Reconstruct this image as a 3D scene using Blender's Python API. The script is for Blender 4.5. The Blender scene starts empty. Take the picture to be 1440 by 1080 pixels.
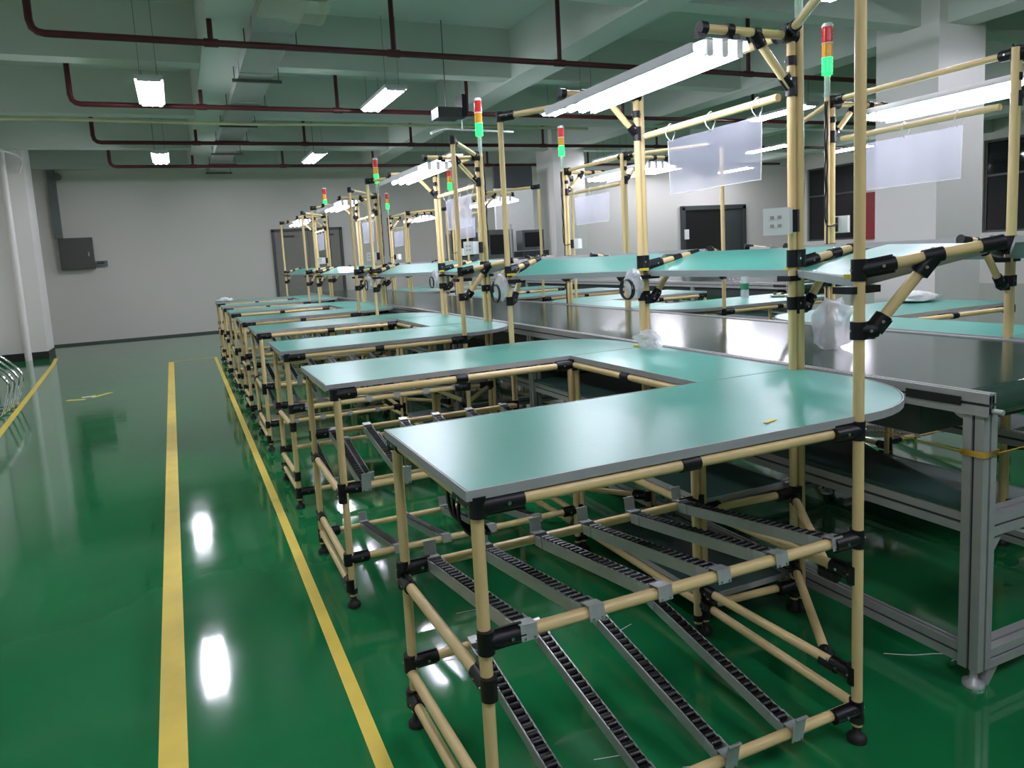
import bpy, bmesh, math, random
from mathutils import Vector, Matrix, noise
random.seed(7)
C = bpy.context.scene
COL = C.collection
PI = math.pi

# ------------------------------------------------------------------ camera
W_, H_ = 1440, 1080
F, PX, PY = 1016.0151, 694.1719, 485.2561
YAW, PITCH, ROLL, CH = 0.404, -0.1239, -0.0574, 1.3616
cd = bpy.data.cameras.new('camera'); cam = bpy.data.objects.new('camera', cd); COL.objects.link(cam)
cd.sensor_fit = 'HORIZONTAL'; cd.sensor_width = 36.0
cd.lens = F / W_ * 36.0
cd.shift_x = (W_ / 2 - PX) / W_
cd.shift_y = -(H_ / 2 - PY) / W_
cd.clip_start = 0.03; cd.clip_end = 200
cy, sy, cp, sp, cr, sr = math.cos(YAW), math.sin(YAW), math.cos(PITCH), math.sin(PITCH), math.cos(ROLL), math.sin(ROLL)
fw = Vector((sy * cp, cy * cp, sp)); r0 = Vector((cy, -sy, 0)); u0 = Vector((-sy * sp, -cy * sp, cp))
rt = r0 * cr + u0 * sr; up = -r0 * sr + u0 * cr
cam.matrix_world = Matrix(((rt.x, up.x, -fw.x, 0), (rt.y, up.y, -fw.y, 0), (rt.z, up.z, -fw.z, CH), (0, 0, 0, 1)))
C.camera = cam

# ------------------------------------------------------------------ world and exposure
w = bpy.data.worlds.new('night'); C.world = w; w.use_nodes = True
w.node_tree.nodes['Background'].inputs[0].default_value = (0.02, 0.025, 0.035, 1)
w.node_tree.nodes['Background'].inputs[1].default_value = 0.3
C.view_settings.view_transform = 'Standard'; C.view_settings.look = 'None'
C.view_settings.gamma = 1.0; C.view_settings.use_curve_mapping = False
C.view_settings.exposure = 0.95
C.cycles.max_bounces = 7; C.cycles.diffuse_bounces = 4; C.cycles.glossy_bounces = 4
C.cycles.transparent_max_bounces = 12; C.cycles.transmission_bounces = 6
C.cycles.use_denoising = True
C.cycles.sample_clamp_indirect = 4.0
CEIL_E = 50.0      # ceiling tubes
TASK_E = 15.0      # bench tubes

# ------------------------------------------------------------------ materials
def s2l(c):
    return tuple((x / 12.92 if x <= 0.04045 else ((x + 0.055) / 1.055) ** 2.4) for x in c)
def hexc(h):
    return s2l(tuple(int(h[i:i + 2], 16) / 255 for i in (0, 2, 4)))
def mat(name, h, rough=0.5, metal=0.0, spec=0.5, var=0.06, scale=8.0, bump=0.0, bscale=60.0, coat=0.0, emit=None, es=0.0, alpha=1.0, trans=0.0, rvar=0.0, stretch=None):
    m = bpy.data.materials.new(name); m.use_nodes = True
    nt = m.node_tree; b = nt.nodes['Principled BSDF']
    c = hexc(h)
    tc = nt.nodes.new('ShaderNodeTexCoord'); src = tc.outputs['Object']
    if stretch:
        mp = nt.nodes.new('ShaderNodeMapping'); mp.inputs['Scale'].default_value = stretch
        nt.links.new(src, mp.inputs[0]); src = mp.outputs[0]
    n = nt.nodes.new('ShaderNodeTexNoise'); n.inputs['Scale'].default_value = scale; n.inputs['Detail'].default_value = 4
    nt.links.new(src, n.inputs['Vector'])
    r = nt.nodes.new('ShaderNodeValToRGB')
    r.color_ramp.elements[0].position = 0.3; r.color_ramp.elements[1].position = 0.7
    r.color_ramp.elements[0].color = tuple(x * (1 - var) for x in c) + (1,)
    r.color_ramp.elements[1].color = tuple(min(1, x * (1 + var)) for x in c) + (1,)
    nt.links.new(n.outputs[0], r.inputs[0]); nt.links.new(r.outputs[0], b.inputs['Base Color'])
    b.inputs['Roughness'].default_value = rough; b.inputs['Metallic'].default_value = metal
    b.inputs['Specular IOR Level'].default_value = spec
    if rvar:
        mr = nt.nodes.new('ShaderNodeMapRange'); mr.inputs['To Min'].default_value = rough - rvar; mr.inputs['To Max'].default_value = rough + rvar
        nt.links.new(n.outputs[0], mr.inputs[0]); nt.links.new(mr.outputs[0], b.inputs['Roughness'])
    if coat: b.inputs['Coat Weight'].default_value = coat; b.inputs['Coat Roughness'].default_value = 0.05
    if bump:
        n2 = nt.nodes.new('ShaderNodeTexNoise'); n2.inputs['Scale'].default_value = bscale; n2.inputs['Detail'].default_value = 3
        nt.links.new(src, n2.inputs['Vector'])
        bp = nt.nodes.new('ShaderNodeBump'); bp.inputs['Strength'].default_value = bump; bp.inputs['Distance'].default_value = 0.01
        nt.links.new(n2.outputs[0], bp.inputs['Height']); nt.links.new(bp.outputs[0], b.inputs['Normal'])
    if emit:
        b.inputs['Emission Color'].default_value = (*hexc(emit), 1); b.inputs['Emission Strength'].default_value = es
    if trans: b.inputs['Transmission Weight'].default_value = trans
    if alpha < 1: b.inputs['Alpha'].default_value = alpha
    return m
M = {}
M['cream'] = mat('cream_coated_pipe', 'E6CB92', 0.32, var=0.05, scale=5)
M['joint'] = mat('black_joint', '17171B', 0.42, metal=0.3, var=0.15, scale=30)
M['screw'] = mat('zinc_screw', 'C8C8C8', 0.25, metal=1.0)
M['teal'] = mat('teal_esd_mat', '439A89', 0.3, spec=1.0, var=0.05, scale=3, bump=0.05, bscale=25)
M['edge'] = mat('grey_edge_band', 'A3A6A6', 0.45, var=0.05)
M['tableunder'] = mat('board_underside', '8C9690', 0.6)
M['alu'] = mat('aluminium', 'B4B5B4', 0.34, metal=0.35, var=0.06, scale=20)
M['zinc'] = mat('zinc_plate', 'C2C5C7', 0.34, metal=0.45, var=0.08, scale=40)
M['roller'] = mat('black_roller', '08080A', 0.38, var=0.2)
M['rubber'] = mat('black_rubber', '151515', 0.6)
M['white'] = mat('white_plastic', 'EDEDEA', 0.35, var=0.02)
M['wall'] = mat('wall_paint', 'DDD9D2', 0.62, var=0.025, scale=0.6, bump=0.02, bscale=40)
M['ceil'] = mat('ceiling_paint', 'CBD3CB', 0.7, var=0.03, scale=0.8)
M['beam'] = mat('beam_paint', 'CBD3CB', 0.7, var=0.03, scale=0.8)
M['col'] = mat('column_paint', 'E6E3DE', 0.45, var=0.02, scale=1)
M['skirt'] = mat('black_skirting', '1C1E1C', 0.4)
M['red'] = mat('red_pipe_paint', '4C1A1F', 0.4, var=0.1)
M['galv'] = mat('galvanised_duct', 'A9B0AB', 0.42, metal=0.35, var=0.07, scale=3)
M['steel'] = mat('dark_steel', '5A615C', 0.45, metal=0.6)
M['belt'] = mat('green_black_belt', '31483E', 0.15, spec=0.4, var=0.05, scale=1.2, bump=0.03, bscale=3)
M['tray'] = mat('dark_tray', '2C3532', 0.5)
M['board'] = mat('dark_green_board', '33514A', 0.45)
M['tape'] = mat('yellow_floor_tape', 'F0D250', 0.42, var=0.07, scale=6)
M['red_lens'] = mat('red_lens', 'C2241C', 0.2, trans=0.0, emit='C2241C', es=0.12)
M['amb_lens'] = mat('amber_lens', 'D99A12', 0.2, emit='D99A12', es=0.12)
M['grn_lens'] = mat('green_lens', '10C050', 0.2, emit='10C838', es=4.0)
M['clear'] = mat('clear_plastic_stem', 'CFE0D8', 0.15, alpha=0.7)
M['tube'] = mat('lit_tube', 'FFFFFF', 0.4, emit='F1F0FF', es=CEIL_E)
M['ttube'] = mat('lit_bench_tube', 'FFFFFF', 0.4, emit='EFEDFF', es=TASK_E)
M['house'] = mat('lamp_housing', 'DCDCE0', 0.4)
M['black'] = mat('black_cable', '0D0D0F', 0.5)
M['box'] = mat('grey_metal_box', '51524D', 0.5, var=0.05)
M['door'] = mat('grey_door', '85837A', 0.5, var=0.03)
M['dframe'] = mat('dark_door_frame', '4E504E', 0.5)
M['dark'] = mat('dark_opening', '141414', 0.35)
M['glass'] = mat('night_glass', '14161C', 0.05, spec=0.6)
M['redpan'] = mat('red_board', '8E2A30', 0.5)
M['chrome'] = mat('chrome_tube', 'DADADA', 0.12, metal=1.0)
M['mach'] = mat('machine_grey', '6F7473', 0.5)
M['machd'] = mat('machine_dark', '3A3F40', 0.5)
M['cloth'] = mat('white_cloth', 'E4E4E2', 0.8, bump=0.3, bscale=20)
M['string'] = mat('yellow_string', 'C9A227', 0.6)
M['btape'] = mat('yellow_marking_tape', 'D6C53A', 0.5)
M['green_label'] = mat('green_label', '2D7D5A', 0.5)
M['slot'] = mat('socket_rocker', 'B09C9C', 0.4)
M['skin'] = mat('pale_cable', 'CFCFA8', 0.5)

# floor: glossy epoxy with faint undulation and scuffs
def floor_mat():
    m = bpy.data.materials.new('green_epoxy'); m.use_nodes = True; nt = m.node_tree; b = nt.nodes['Principled BSDF']
    tc = nt.nodes.new('ShaderNodeTexCoord')
    n = nt.nodes.new('ShaderNodeTexNoise'); n.inputs['Scale'].default_value = 0.7; n.inputs['Detail'].default_value = 5
    nt.links.new(tc.outputs['Object'], n.inputs[0])
    r = nt.nodes.new('ShaderNodeValToRGB'); r.color_ramp.elements[0].position = 0.3; r.color_ramp.elements[1].position = 0.7
    r.color_ramp.elements[0].color = (*hexc('15683A'), 1); r.color_ramp.elements[1].color = (*hexc('1B7843'), 1)
    nt.links.new(n.outputs[0], r.inputs[0]); nt.links.new(r.outputs[0], b.inputs['Base Color'])
    b.inputs['Roughness'].default_value = 0.07; b.inputs['Specular IOR Level'].default_value = 0.85
    n3 = nt.nodes.new('ShaderNodeTexNoise'); n3.inputs['Scale'].default_value = 3.0; n3.inputs['Detail'].default_value = 6
    nt.links.new(tc.outputs['Object'], n3.inputs[0])
    mr = nt.nodes.new('ShaderNodeMapRange'); mr.inputs['To Min'].default_value = 0.03; mr.inputs['To Max'].default_value = 0.13
    nt.links.new(n3.outputs[0], mr.inputs[0]); nt.links.new(mr.outputs[0], b.inputs['Roughness'])
    n2 = nt.nodes.new('ShaderNodeTexNoise'); n2.inputs['Scale'].default_value = 2.2; n2.inputs['Detail'].default_value = 2
    nt.links.new(tc.outputs['Object'], n2.inputs[0])
    bp = nt.nodes.new('ShaderNodeBump'); bp.inputs['Strength'].default_value = 0.12; bp.inputs['Distance'].default_value = 0.012
    nt.links.new(n2.outputs[0], bp.inputs['Height']); nt.links.new(bp.outputs[0], b.inputs['Normal'])
    return m
M['floor'] = floor_mat()
def film_mat(name, fac=0.35, tint='DADCF0', rough=0.25):
    m = bpy.data.materials.new(name); m.use_nodes = True; nt = m.node_tree
    for n in list(nt.nodes): nt.nodes.remove(n)
    o = nt.nodes.new('ShaderNodeOutputMaterial'); t = nt.nodes.new('ShaderNodeBsdfTransparent'); d = nt.nodes.new('ShaderNodeBsdfTranslucent')
    g = nt.nodes.new('ShaderNodeBsdfDiffuse'); gl = nt.nodes.new('ShaderNodeBsdfGlossy')
    d.inputs[0].default_value = (*hexc(tint), 1); g.inputs[0].default_value = (*hexc(tint), 1); gl.inputs['Roughness'].default_value = rough
    a = nt.nodes.new('ShaderNodeMixShader'); a.inputs[0].default_value = 0.5
    nt.links.new(d.outputs[0], a.inputs[1]); nt.links.new(g.outputs[0], a.inputs[2])
    e = nt.nodes.new('ShaderNodeMixShader'); e.inputs[0].default_value = 0.15
    nt.links.new(a.outputs[0], e.inputs[1]); nt.links.new(gl.outputs[0], e.inputs[2])
    tc = nt.nodes.new('ShaderNodeTexCoord'); nz = nt.nodes.new('ShaderNodeTexNoise'); nz.inputs['Scale'].default_value = 3
    nt.links.new(tc.outputs['Object'], nz.inputs[0])
    mr = nt.nodes.new('ShaderNodeMapRange'); mr.inputs['To Min'].default_value = fac - 0.02; mr.inputs['To Max'].default_value = fac + 0.02
    nt.links.new(nz.outputs[0], mr.inputs[0])
    s = nt.nodes.new('ShaderNodeMixShader'); nt.links.new(mr.outputs[0], s.inputs[0])
    nt.links.new(t.outputs[0], s.inputs[1]); nt.links.new(e.outputs[0], s.inputs[2]); nt.links.new(s.outputs[0], o.inputs[0])
    return m
M['film'] = film_mat('clear_vinyl_sheet', 0.40)
M['bag'] = film_mat('clear_bag_film', 0.5, 'EEF0F4', 0.15)
M['wrap'] = film_mat('duct_wrap_film', 0.34, 'E4E8C8', 0.08)

# ------------------------------------------------------------------ mesh builder
class MB:
    def __init__(s): s.v = []; s.f = []; s.sm = []; s.mi = []; s.m = 0
    def add(s, vs, fs, smooth=False):
        k = len(s.v); s.v += [tuple(p) for p in vs]
        for f in fs: s.f.append(tuple(k + i for i in f)); s.sm.append(smooth); s.mi.append(s.m)
        return s
    def box(s, c, d, R=None):
        x, y, z = d[0] / 2, d[1] / 2, d[2] / 2; c = Vector(c)
        vs = [Vector((a * x, b * y, e * z)) for e in (-1, 1) for b in (-1, 1) for a in (-1, 1)]
        if R: vs = [R @ p for p in vs]
        return s.add([c + p for p in vs], [(0, 2, 3, 1), (4, 5, 7, 6), (0, 1, 5, 4), (2, 6, 7, 3), (0, 4, 6, 2), (1, 3, 7, 5)])
    def tube(s, a, b, r, n=12, r2=None, caps=True):
        a, b = Vector(a), Vector(b); r2 = r if r2 is None else r2
        d = (b - a).normalized(); t = Vector((0, 0, 1)) if abs(d.z) < 0.9 else Vector((1, 0, 0))
        u = d.cross(t).normalized(); v = d.cross(u)
        R1 = [a + (u * math.cos(2 * PI * i / n) + v * math.sin(2 * PI * i / n)) * r for i in range(n)]
        R2 = [b + (u * math.cos(2 * PI * i / n) + v * math.sin(2 * PI * i / n)) * r2 for i in range(n)]
        s.add(R1 + R2, [(i, n + i, n + (i + 1) % n, (i + 1) % n) for i in range(n)], True)
        if caps: s.add(R1, [tuple(range(n))]); s.add(R2, [tuple(reversed(range(n)))])
        return s
    def path(s, pts, r, n=8, closed=False):
        pts = [Vector(p) for p in pts]; N = len(pts); rings = []
        u = None
        for i, p in enumerate(pts):
            if closed: d = (pts[(i + 1) % N] - pts[i - 1]).normalized()
            else: d = (pts[min(i + 1, N - 1)] - pts[max(i - 1, 0)]).normalized()
            if u is None:
                t = Vector((0, 0, 1)) if abs(d.z) < 0.9 else Vector((1, 0, 0)); u = d.cross(t).normalized()
            else: u = (u - d * u.dot(d)).normalized()
            v = d.cross(u); rings.append([p + (u * math.cos(2 * PI * k / n) + v * math.sin(2 * PI * k / n)) * r for k in range(n)])
        vs = [q for R in rings for q in R]; fs = []
        for i in range(N if closed else N - 1):
            j = (i + 1) % N
            for k in range(n): fs.append((i * n + k, i * n + (k + 1) % n, j * n + (k + 1) % n, j * n + k))
        s.add(vs, fs, True)
        if not closed: s.add(rings[0], [tuple(reversed(range(n)))]); s.add(rings[-1], [tuple(range(n))])
        return s
    def lathe(s, prof, c=(0, 0, 0), n=16):
        c = Vector(c); vs = []
        for r, z in prof: vs += [c + Vector((r * math.cos(2 * PI * k / n), r * math.sin(2 * PI * k / n), z)) for k in range(n)]
        fs = [(i * n + k, i * n + (k + 1) % n, (i + 1) * n + (k + 1) % n, (i + 1) * n + k) for i in range(len(prof) - 1) for k in range(n)]
        s.add(vs, fs, True)
        s.add(vs[:n], [tuple(reversed(range(n)))]); s.add(vs[-n:], [tuple(range(n))])
        return s
    def prism(s, poly, z0, z1):
        n = len(poly); a = [(x, y, z0) for x, y in poly]; b = [(x, y, z1) for x, y in poly]
        s.add(a + b, [tuple(reversed(range(n))), tuple(range(n, 2 * n))] + [(i, (i + 1) % n, n + (i + 1) % n, n + i) for i in range(n)])
        return s
    def build(s, name, mats, parent=None, off=None):
        me = bpy.data.meshes.new(name)
        vs = s.v if off is None else [(a[0] - off[0], a[1] - off[1], a[2] - off[2]) for a in s.v]
        me.from_pydata(vs, [], s.f)
        mats = mats if isinstance(mats, (list, tuple)) else [mats]
        for k in mats: me.materials.append(M[k])
        me.polygons.foreach_set('use_smooth', s.sm); me.polygons.foreach_set('material_index', s.mi)
        me.update()
        o = bpy.data.objects.new(name, me); COL.objects.link(o)
        if parent: o.parent = parent
        return o
def tag(o, label=None, cat=None, group=None, kind=None):
    if label: o['label'] = label
    if cat: o['category'] = cat
    if group: o['group'] = group
    if kind: o['kind'] = kind
    return o
def empty(name, loc=(0, 0, 0), rz=0):
    o = bpy.data.objects.new(name, None); COL.objects.link(o); o.location = loc; o.rotation_euler = (0, 0, rz); o.empty_display_size = 0.1
    return o
def kids(o): return [c for c in bpy.data.objects if c.parent == o]
KID = {}
def copy_tree(o, parent=None):
    c = o.copy(); COL.objects.link(c); c.parent = parent
    for ch in KID.get(o.name, kids(o)): copy_tree(ch, c)
    return c
def remember(root):
    KID[root.name] = kids(root)
    for c in KID[root.name]: remember(c)
def struct(name, mb, m): return tag(mb.build(name, m), kind='structure')
def spline(pts, k=6):
    pts = [Vector(p) for p in pts]; out = []
    for i in range(len(pts) - 1):
        p0 = pts[max(i - 1, 0)]; p1 = pts[i]; p2 = pts[i + 1]; p3 = pts[min(i + 2, len(pts) - 1)]
        for j in range(k):
            t = j / k
            out.append(0.5 * ((2 * p1) + (p2 - p0) * t + (2 * p0 - 5 * p1 + 4 * p2 - p3) * t * t + (3 * p1 - p0 - 3 * p2 + p3) * t ** 3))
    out.append(pts[-1]); return out

# ================================================================== SETTING
X0, X1, Y0, Y1, ZC = -3.05, 18.0, -6.0, 17.2, 4.15
ZB = 3.56
struct('floor', MB().add([(X0, Y0, 0), (X1, Y0, 0), (X1, Y1, 0), (X0, Y1, 0)], [(0, 1, 2, 3)]), 'floor')
struct('ceiling', MB().box(((X0 + X1) / 2, (Y0 + Y1) / 2, ZC + 0.05), (X1 - X0 + .4, Y1 - Y0 + .4, 0.1)), 'ceil')
struct('wall_back', MB().box(((X0 + X1) / 2, Y1 + 0.1, ZC / 2), (X1 - X0 + .4, 0.2, ZC)), 'wall')
struct('wall_front', MB().box(((X0 + X1) / 2, Y0 - 0.1, ZC / 2), (X1 - X0 + .4, 0.2, ZC)), 'wall')
struct('wall_left', MB().box((X0 - 0.1, (Y0 + Y1) / 2, ZC / 2), (0.2, Y1 - Y0, ZC)), 'wall')
# right wall with two window holes
WIN = [(15.1, 16.9), (9.3, 11.55)]
rw = MB(); edges = [Y0] + [v for a in sorted(WIN) for v in a] + [Y1]
for i in range(0, len(edges), 2):
    rw.box((X1 + 0.1, (edges[i] + edges[i + 1]) / 2, ZC / 2), (0.2, edges[i + 1] - edges[i], ZC))
for a, b in WIN:
    rw.box((X1 + 0.1, (a + b) / 2, 0.61), (0.2, b - a, 1.22)); rw.box((X1 + 0.1, (a + b) / 2, (3.4 + ZC) / 2), (0.2, b - a, ZC - 3.4))
struct('wall_right', rw, 'wall')
for i, (a, b) in enumerate(WIN):
    r = empty('window_%d' % (i + 1), (X1, (a + b) / 2, 1.22)); tag(r, kind='structure')
    h = 2.18; L = b - a
    MB().box((0.1, 0, h / 2), (0.012, L, h)).build('pane', 'glass', r)
    f = MB()
    for yy in (-L / 2 + .025, 0, L / 2 - .025): f.box((0.1, yy, h / 2), (0.06, 0.05, h))
    for zz in (0.025, h * .62, h - .025): f.box((0.1, 0, zz), (0.055, L, 0.05))
    f.build('window_frame', 'dframe', r)
# beams under the slab
n = 0
def trim(mb, m):
    global n; n += 1
    return struct('trim_%d' % n, mb, m)
for y in (0.0, 2.9, 5.75, 8.65, 11.45, 14.4):
    trim(MB().box(((X0 + X1) / 2, y, (ZB + ZC) / 2), (X1 - X0, 0.24, ZC - ZB)), 'beam')
trim(MB().box(((X0 + X1) / 2, Y1 - 0.12, (ZB + ZC) / 2), (X1 - X0, 0.24, ZC - ZB)), 'beam')
for x in (0.64, 4.3, 8.0, 11.7, 15.4):
    trim(MB().box((x, (Y0 + Y1) / 2, (ZB - .02 + ZC) / 2), (0.4, Y1 - Y0, ZC - ZB + .02)), 'beam')
trim(MB().box((X0 + 0.2, (Y0 + Y1) / 2, (ZB + ZC) / 2), (0.4, Y1 - Y0, ZC - ZB)), 'beam')
# columns
for (x, y, a, b) in ((8.05, 5.8, 0.76, 0.76), (8.06, 14.5, 0.78, 0.78), (-2.63, 15.1, 0.8, 0.72), (-2.68, 5.8, 0.8, 0.72)):
    trim(MB().box((x, y, (0.13 + ZC) / 2), (a, b, ZC - 0.13)), 'col')
    tag(MB().box((x, y, 0.065), (a + .012, b + .012, 0.13)).build('baseboard_column', 'skirt'), kind='structure')
tag(MB().box(((X0 + X1) / 2, Y1 - 0.006, 0.02), (X1 - X0, 0.012, 0.04)).build('baseboard_back', 'dframe'), kind='structure')

# yellow tape lines on the floor (flat things stuck on it)
def strip(pts, wd, z=0.0012):
    m = MB(); P = [Vector((p[0], p[1], 0)) for p in pts]
    for i in range(len(P) - 1):
        d = (P[i + 1] - P[i]).normalized(); nn = Vector((-d.y, d.x, 0)) * wd / 2
        m.add([P[i] - nn + Vector((0, 0, z)), P[i] + nn + Vector((0, 0, z)), P[i + 1] + nn + Vector((0, 0, z)), P[i + 1] - nn + Vector((0, 0, z))], [(0, 3, 2, 1)])
    return m
tag(strip([(-0.135, -3), (-0.15, 2.07), (-0.165, 4.1), (-0.23, 12.2)], 0.078).build('floor_tape', 'tape'), 'wide yellow floor tape line down the middle of the green aisle', 'tape')
tag(strip([(0.36, -3), (0.378, 1.8), (0.39, 3.85), (0.415, 12.28)], 0.044).build('floor_tape', 'tape'), 'narrow yellow floor tape line running beside the bench legs', 'tape')
tag(strip([(-0.27, 12.2), (0.435, 12.26)], 0.05).build('floor_tape', 'tape'), 'short yellow floor tape crossing the far end of the marked lane', 'tape')
tag(strip([(-1.2, 2.0), (-1.62, 7.5), (-2.0, 13.5), (-2.1, 14.6)], 0.06).build('floor_tape', 'tape'), 'yellow floor tape line leading to the foot of the white column by the wall', 'tape')
fa = empty('floor_arrow', (-1.1, 9.45, 0)); tag(fa, 'yellow and white tape chevron stuck flat on the green aisle floor', 'floor marking')
strip([(-0.2, -0.1), (0.0, -0.18)], 0.07, .0012).build('arrow_wing', 'tape', fa)
strip([(0.05, -0.1), (0.24, 0.16)], 0.06, .0012).build('arrow_wing', 'tape', fa)
strip([(-0.06, 0.0), (0.08, 0.02)], 0.08, .0016).build('arrow_centre', 'white', fa)

# ------------------------------------------------------------------ doors
d = tag(empty('door_1', (2.83, Y1, 0)), kind='structure')
f = MB(); f.box((0, -0.03, 2.19), (1.6, 0.06, 0.06)); f.box((-0.77, -0.03, 1.1), (0.06, 0.06, 2.2)); f.box((0.77, -0.03, 1.1), (0.06, 0.06, 2.2)); f.build('door_frame', 'dframe', d)
for s in (-1, 1):
    lf = MB().box((s * 0.37, -0.02, 1.08), (0.73, 0.035, 2.15)).build('door_leaf', 'door', d)
    MB().tube((s * 0.06, -0.05, 1.0), (s * 0.06, -0.05, 1.16), 0.012).build('door_handle', 'zinc', lf)
    MB().box((s * 0.45, -0.045, 2.05), (0.3, 0.03, 0.04)).build('door_closer', 'machd', lf)
d = tag(empty('door_2', (14.6, Y1, 0)), kind='structure')
f = MB(); f.box((0, -0.05, 2.38), (2.35, 0.1, 0.12)); f.box((-1.12, -0.05, 1.2), (0.12, 0.1, 2.4)); f.box((1.12, -0.05, 1.2), (0.12, 0.1, 2.4)); f.build('door_frame', 'machd', d)
MB().box((-0.33, -0.012, 1.16), (1.45, 0.02, 2.3)).build('dark_doorway', 'dark', d)
lf = MB().box((0.73, -0.03, 1.16), (0.62, 0.03, 2.3)).build('door_leaf', 'machd', d)
MB().box((-1.05, -0.12, 1.63), (0.14, 0.04, 0.28)).build('door_notice', 'white', d)

# ------------------------------------------------------------------ sprinkler pipes, duct and ceiling services
ZP = 3.34; k = (ZP - CH) / 1.3056
PY_ = [4.616, 6.38, 8.14, 9.9]
names = ['nearest', 'second nearest', 'third', 'farthest']
for i, y in enumerate(PY_):
    y = y * k; xl = (-0.585, -0.605, -0.62, -0.61)[i] * k; r = 0.030
    o = tag(empty('sprinkler_pipe', (xl, y, ZP)), 'dark red sprinkler pipe crossing under the ceiling, %s of four parallel runs' % names[i], 'pipe', 'red sprinkler pipes under the ceiling')
    L = 15.0 - xl
    MB().path([(0, 0, ZC - ZP), (0, 0, 0.1), (0.015, 0, 0.04), (0.05, 0, 0.01), (0.1, 0, 0), (L, 0, 0)], r, 12).build('pipe_run', 'red', o)
    for x in (0.31, 1.4, 2.6, 4.3, 6.0, 7.6):
        x = x * k - xl
        MB().tube((x, 0, 0), (x, 0, ZC - ZP), r * .8, 10).tube((x - .06, 0, 0), (x + .06, 0, 0), r * 1.25, 12).build('riser', 'red', o)
dz = 3.42
du = tag(empty('air_duct', (0.99, 9.5, dz)), 'long grey galvanised air duct slung under the ceiling beside a beam', 'duct')
MB().box((0, 0, 0.075), (0.36, 15.2, 0.15)).build('duct_body', 'galv', du)
for q in range(10):
    y = -7 + q * 1.45
    MB().box((0, y, 0.075), (0.375, 0.04, 0.162)).build('duct_flange', 'galv', du)
for q in range(11):
    y = -6.3 + q * 1.33
    m = MB().box((0.02, y, -0.025), (0.52, 0.04, 0.03))
    m.tube((-0.215, y, -0.03), (-0.215, y, ZC - dz), 0.006, 6).tube((0.25, y, -0.03), (0.25, y, ZC - dz), 0.006, 6)
    m.build('duct_hanger', 'steel', du)
m = MB(); N1, N2 = 26, 30; vs = []
for a in range(N1):
    for b in range(N2):
        th = 2 * PI * b / N2; y = 4.6 + 1.75 * a / (N1 - 1)
        s = noise.noise(Vector((math.cos(th) * 2, math.sin(th) * 2, y * 3))) * 0.05
        px = max(-1, min(1, 1.35 * math.cos(th))); pz = max(-1, min(1, 1.35 * math.sin(th)))
        vs.append((1.02 + px * (0.24 + s) + .05 * max(0, px), y, dz + 0.075 + pz * (0.13 + s)))
m.add(vs, [(a * N2 + b, a * N2 + (b + 1) % N2, (a + 1) * N2 + (b + 1) % N2, (a + 1) * N2 + b) for a in range(N1 - 1) for b in range(N2)], True)
m.build('plastic_wrap', 'wrap', du, (0.99, 9.5, dz))
cp_ = MB().path(spline([(-2.9, 10.7, 3.33), (-2.0, 10.72, 3.35), (-1.2, 10.7, 3.36), (1.0, 10.7, 3.34), (3.0, 10.7, 3.36), (6.5, 10.7, 3.36)]), 0.022, 8)
tag(cp_.build('cable_conduit', 'skin'), 'pale cream cable conduit running along the underside of a ceiling beam', 'conduit')
cp_ = MB().path(spline([(3.15, 9.0, 2.95), (3.4, 9.2, 3.04), (3.7, 9.3, 3.05), (4.5, 9.4, 3.05)]), 0.02, 8)
cp_.tube((3.7, 9.3, 3.05), (3.7, 9.3, ZC), 0.008, 6)
pj = tag(empty('projector_unit', (3.15, 8.4, 3.0)), 'dark unit hung on a bracket below the ceiling above the far benches', 'projector')
MB().box((0, 0, 0.07), (0.3, 0.25, 0.12)).build('unit_body', 'machd', pj); MB().box((.2, 0, 0.16), (0.06, .2, 0.26)).build('side_bracket', 'rubber', pj); MB().tube((0, 0, .13), (0, 0, ZC - 3.0), .006, 8).build('drop_pole', 'steel', pj)
tag(cp_.build('air_hose', 'galv'), 'grey bent service pipe hung above the second row of benches', 'pipe')

def ceiling_light(x, y, label, z=3.3):
    r = tag(empty('ceiling_light', (x, y, z)), label, 'light', 'ceiling tube lights')
    return r
CL0 = empty('ceiling_light', (0, 0, 0))
MB().box((0, 0, 0.03), (0.27, 1.22, 0.04)).box((0, .59, .01), (.22, .02, .04)).box((0, -.59, .01), (.22, .02, .04)).build('housing', 'house', CL0)
for sx in (-1, 1):
    for sy_ in (-1, 1): MB().tube((sx * 0.08, sy_ * 0.45, 0.05), (sx * 0.08, sy_ * 0.45, ZC - 3.3), 0.0025, 5).build('suspension_wire', 'steel', CL0)
for xx in (-0.085, 0, 0.085): MB().tube((xx, -0.57, -0.005), (xx, 0.57, -0.005), 0.014, 8, caps=False).build('fluorescent_tube', 'tube', CL0)
remember(CL0)
rowsx = [(-0.07, 'over the aisle'), (2.5, 'over the main conveyor'), (5.1, 'past the right-hand benches'), (8.9, 'beyond the square column'), (12.0, 'out over the far bay'), (14.4, 'nearest the windows')]
rowsy = [(13.7, 'farthest row'), (8.85, 'middle row'), (4.05, 'near row'), (-0.8, 'unseen row added behind the viewer')]  # last row is out of view, added for the light it gives
first = True
for (y, ly) in rowsy:
    for (x, lx) in rowsx:
        if x > 9 and y < 5: continue
        if y < 0 and x > 6: continue
        c = CL0 if first else copy_tree(CL0); first = False
        yy = y if x < 9.5 or y > 13 else 12.3
        if x > 9.5 and y > 13: yy = 16.0
        c.location = (x, yy, 3.3)
        tag(c, 'white three-tube ceiling light hanging %s, %s' % (lx, ly), 'light', 'ceiling tube lights')

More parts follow.
